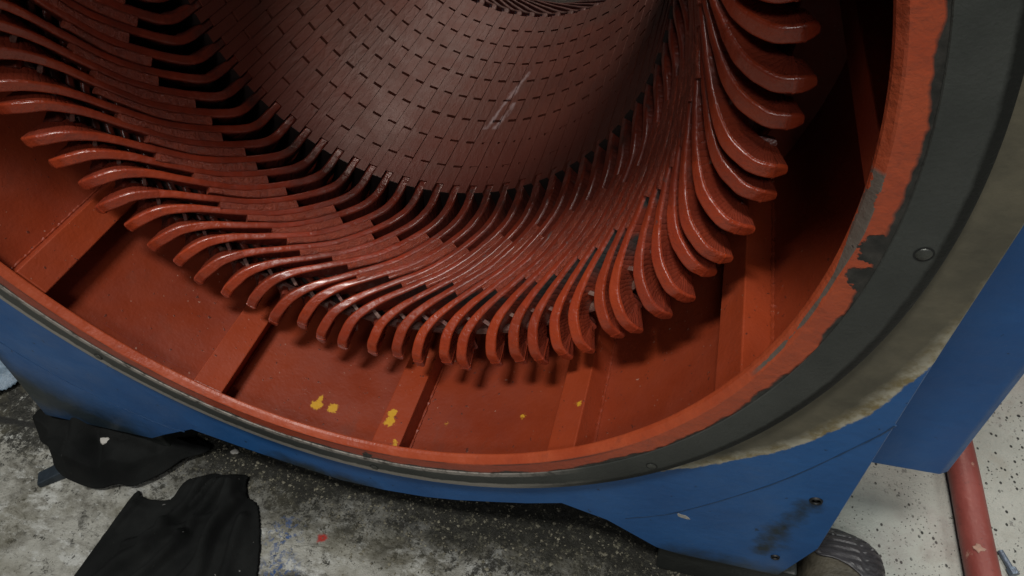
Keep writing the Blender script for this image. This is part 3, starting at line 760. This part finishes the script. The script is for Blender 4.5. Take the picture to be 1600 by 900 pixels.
# boot
def make_boot():
    root = empty('boot', (1.245, -.05, FLOOR)); tag(root, 'worn brown work boot with grey ribbed toe cap beside the blue machine foot', 'boot')
    CX, CY, R = 1.236, .122, .106
    def half(y):                                   # half width of the last at y
        if y >= CY: 
            q = (y - CY) / (R * 1.05); return R * math.sqrt(max(0, 1 - q ** 2.3))
        return R * (1 - .10 * min(1, (CY - y) / .25))
    tip = CY + R * 1.05
    def top(y):
        q = max(0, (tip - y)); return .030 + .115 * (1 - math.exp(-q / .055)) + .10 * max(0, -(y) / .3)
    def shell(ya, yb, s0, s1, off, mat, name, z0=.022, ribs=False, ny=44, ns=44, bound=None):
        v = []; f = []
        for i in range(ny + 1):
            for j in range(ns + 1):
                s_ = s0 + (s1 - s0) * j / ns
                hi = yb if bound is None else bound(s_)
                y = ya + (tip - .0008 - ya) * i / ny if bound is None else hi + (tip - .0008 - hi) * i / ny
                hw = half(y) + off; tp = top(y) + off
                an = s_ * PI / 2                       # s -1 .. 1 left to right over the top
                cx_ = math.copysign(abs(math.sin(an)) ** .72, an); cz_ = abs(math.cos(an)) ** .62
                k = 0
                if ribs:
                    edge = min(1, i / 5) * min(1, (ny - i) / 7) * min(1, j / 4, (ns - j) / 4)
                    k = edge * (.0035 * (1 if math.sin((tip - y) * 250) > -.2 else -.4)) * (0 if abs(s_ - .18) < .035 else 1)
                v.append((CX + cx_ * (hw + k), y, FLOOR + z0 + cz_ * (tp - z0) + k))
        for i in range(ny):
            for j in range(ns): f.append((i * (ns + 1) + j, i * (ns + 1) + j + 1, (i + 1) * (ns + 1) + j + 1, (i + 1) * (ns + 1) + j))
        o = link_mesh(name, v, f, mat, root, sharp=50); o.location = -root.location; return o
    shell(-.5, None, -1, 1, 0, M['leather'], 'upper', ny=80)
    cap = shell(0, None, -.80, .98, .006, M['rubber'], 'toe_cap', ribs=True, ny=64, ns=64, bound=lambda s_: .055 + .135 * max(0, (.15 - s_)) ** 1.2 + .035 * max(0, s_ - .4) + .03 * math.exp(-((s_ + .05) / .2) ** 2))
    sd = cap.modifiers.new('thick', 'SOLIDIFY'); sd.thickness = .006 * S; sd.offset = -1
    # welt and sole
    v = []; f = []; pts = []
    ys = [-.5 + (tip + .5) * i / 70 for i in range(71)]
    ring_ = [(CX + half(y) + .012, y) for y in ys] + [(CX - half(y) - .012, y) for y in reversed(ys)]
    ring_ = [(x, y + (.012 if y > CY else 0)) for x, y in ring_]
    n = len(ring_)
    for z_ in (0.0015, .026, .030): v += [(x if z_ < .03 else CX + (x - CX) * .985, y, FLOOR + z_) for x, y in ring_]
    for k in range(2):
        for j in range(n): f.append((k * n + j, k * n + (j + 1) % n, (k + 1) * n + (j + 1) % n, (k + 1) * n + j))
    f += [tuple(range(n))[::-1], tuple(range(2 * n, 3 * n))]
    o = link_mesh('sole', v, f, M['sole'], root, sharp=40); o.location = -root.location
make_boot()

# loose bolt by the pipe
bo = empty('bolt', (1.69, .245, FLOOR)); tag(bo, 'small bluish zinc bolt lying on the floor right of the red pipe', 'bolt')
o = MB().tube([(-.004, 0, .011), (.045, 0, .009)], .0075, 12).build('shank', M['bolt_blue'], bo)
o = MB().tube([(-.022, 0, .012), (-.004, 0, .012)], .0135, 6).build('head', M['bolt_blue'], bo, smooth=False)
bo.rotation_euler = (0, 0, 1.9)

# pale paint flakes
for i, (x, y, z, r, lab) in enumerate(((-1.06, -.015, -1.225, .014, 'white paint flake lying on top of the black cloth bundle'), (-.688, .10, FLOOR + .002, .013, 'pale paint flake on the black gritty floor below the ring, above the rag'),
                                       (-.60, .14, FLOOR + .002, .009, 'tiny pale chip in the dark shade under the blue frame'))):
    tag(flake('paint_flake', (x, y, z), (.2, -.3, 1), r, M['chip'], None, 20 + i, .003, 1.3), lab, 'paint flake', 'pale paint flakes around the machine')

# grit and swarf scattered below the frame
mb = MB(); rg = random.Random(17)
for i in range(2600):
    x = rg.uniform(-1.0, 1.02); y = rg.gauss(.02, .14)
    if x < -.28 and y < -.02: continue
    if y > .5 or (y < -.02 and x > .5 and rg.random() < .3): continue
    r = rg.choice((.0018, .0025, .003, .0045)) * rg.uniform(.6, 1.4); c = Vector((x, y, FLOOR + r * .4)); vv = []
    for d in ((1, 0, 0), (-1, 0, 0), (0, 1, 0), (0, -1, 0), (0, 0, 1), (0, 0, -1)): vv.append(c + Vector(d) * r * rg.uniform(.5, 1.5))
    mb.add(vv, [(0, 2, 4), (2, 1, 4), (1, 3, 4), (3, 0, 4), (2, 0, 5), (1, 2, 5), (3, 1, 5), (0, 3, 5)])
tag(mb.build('grit', M['grit'], None, smooth=False), 'pale grit and swarf scattered over the oily floor below the frame', 'grit', kind='stuff')
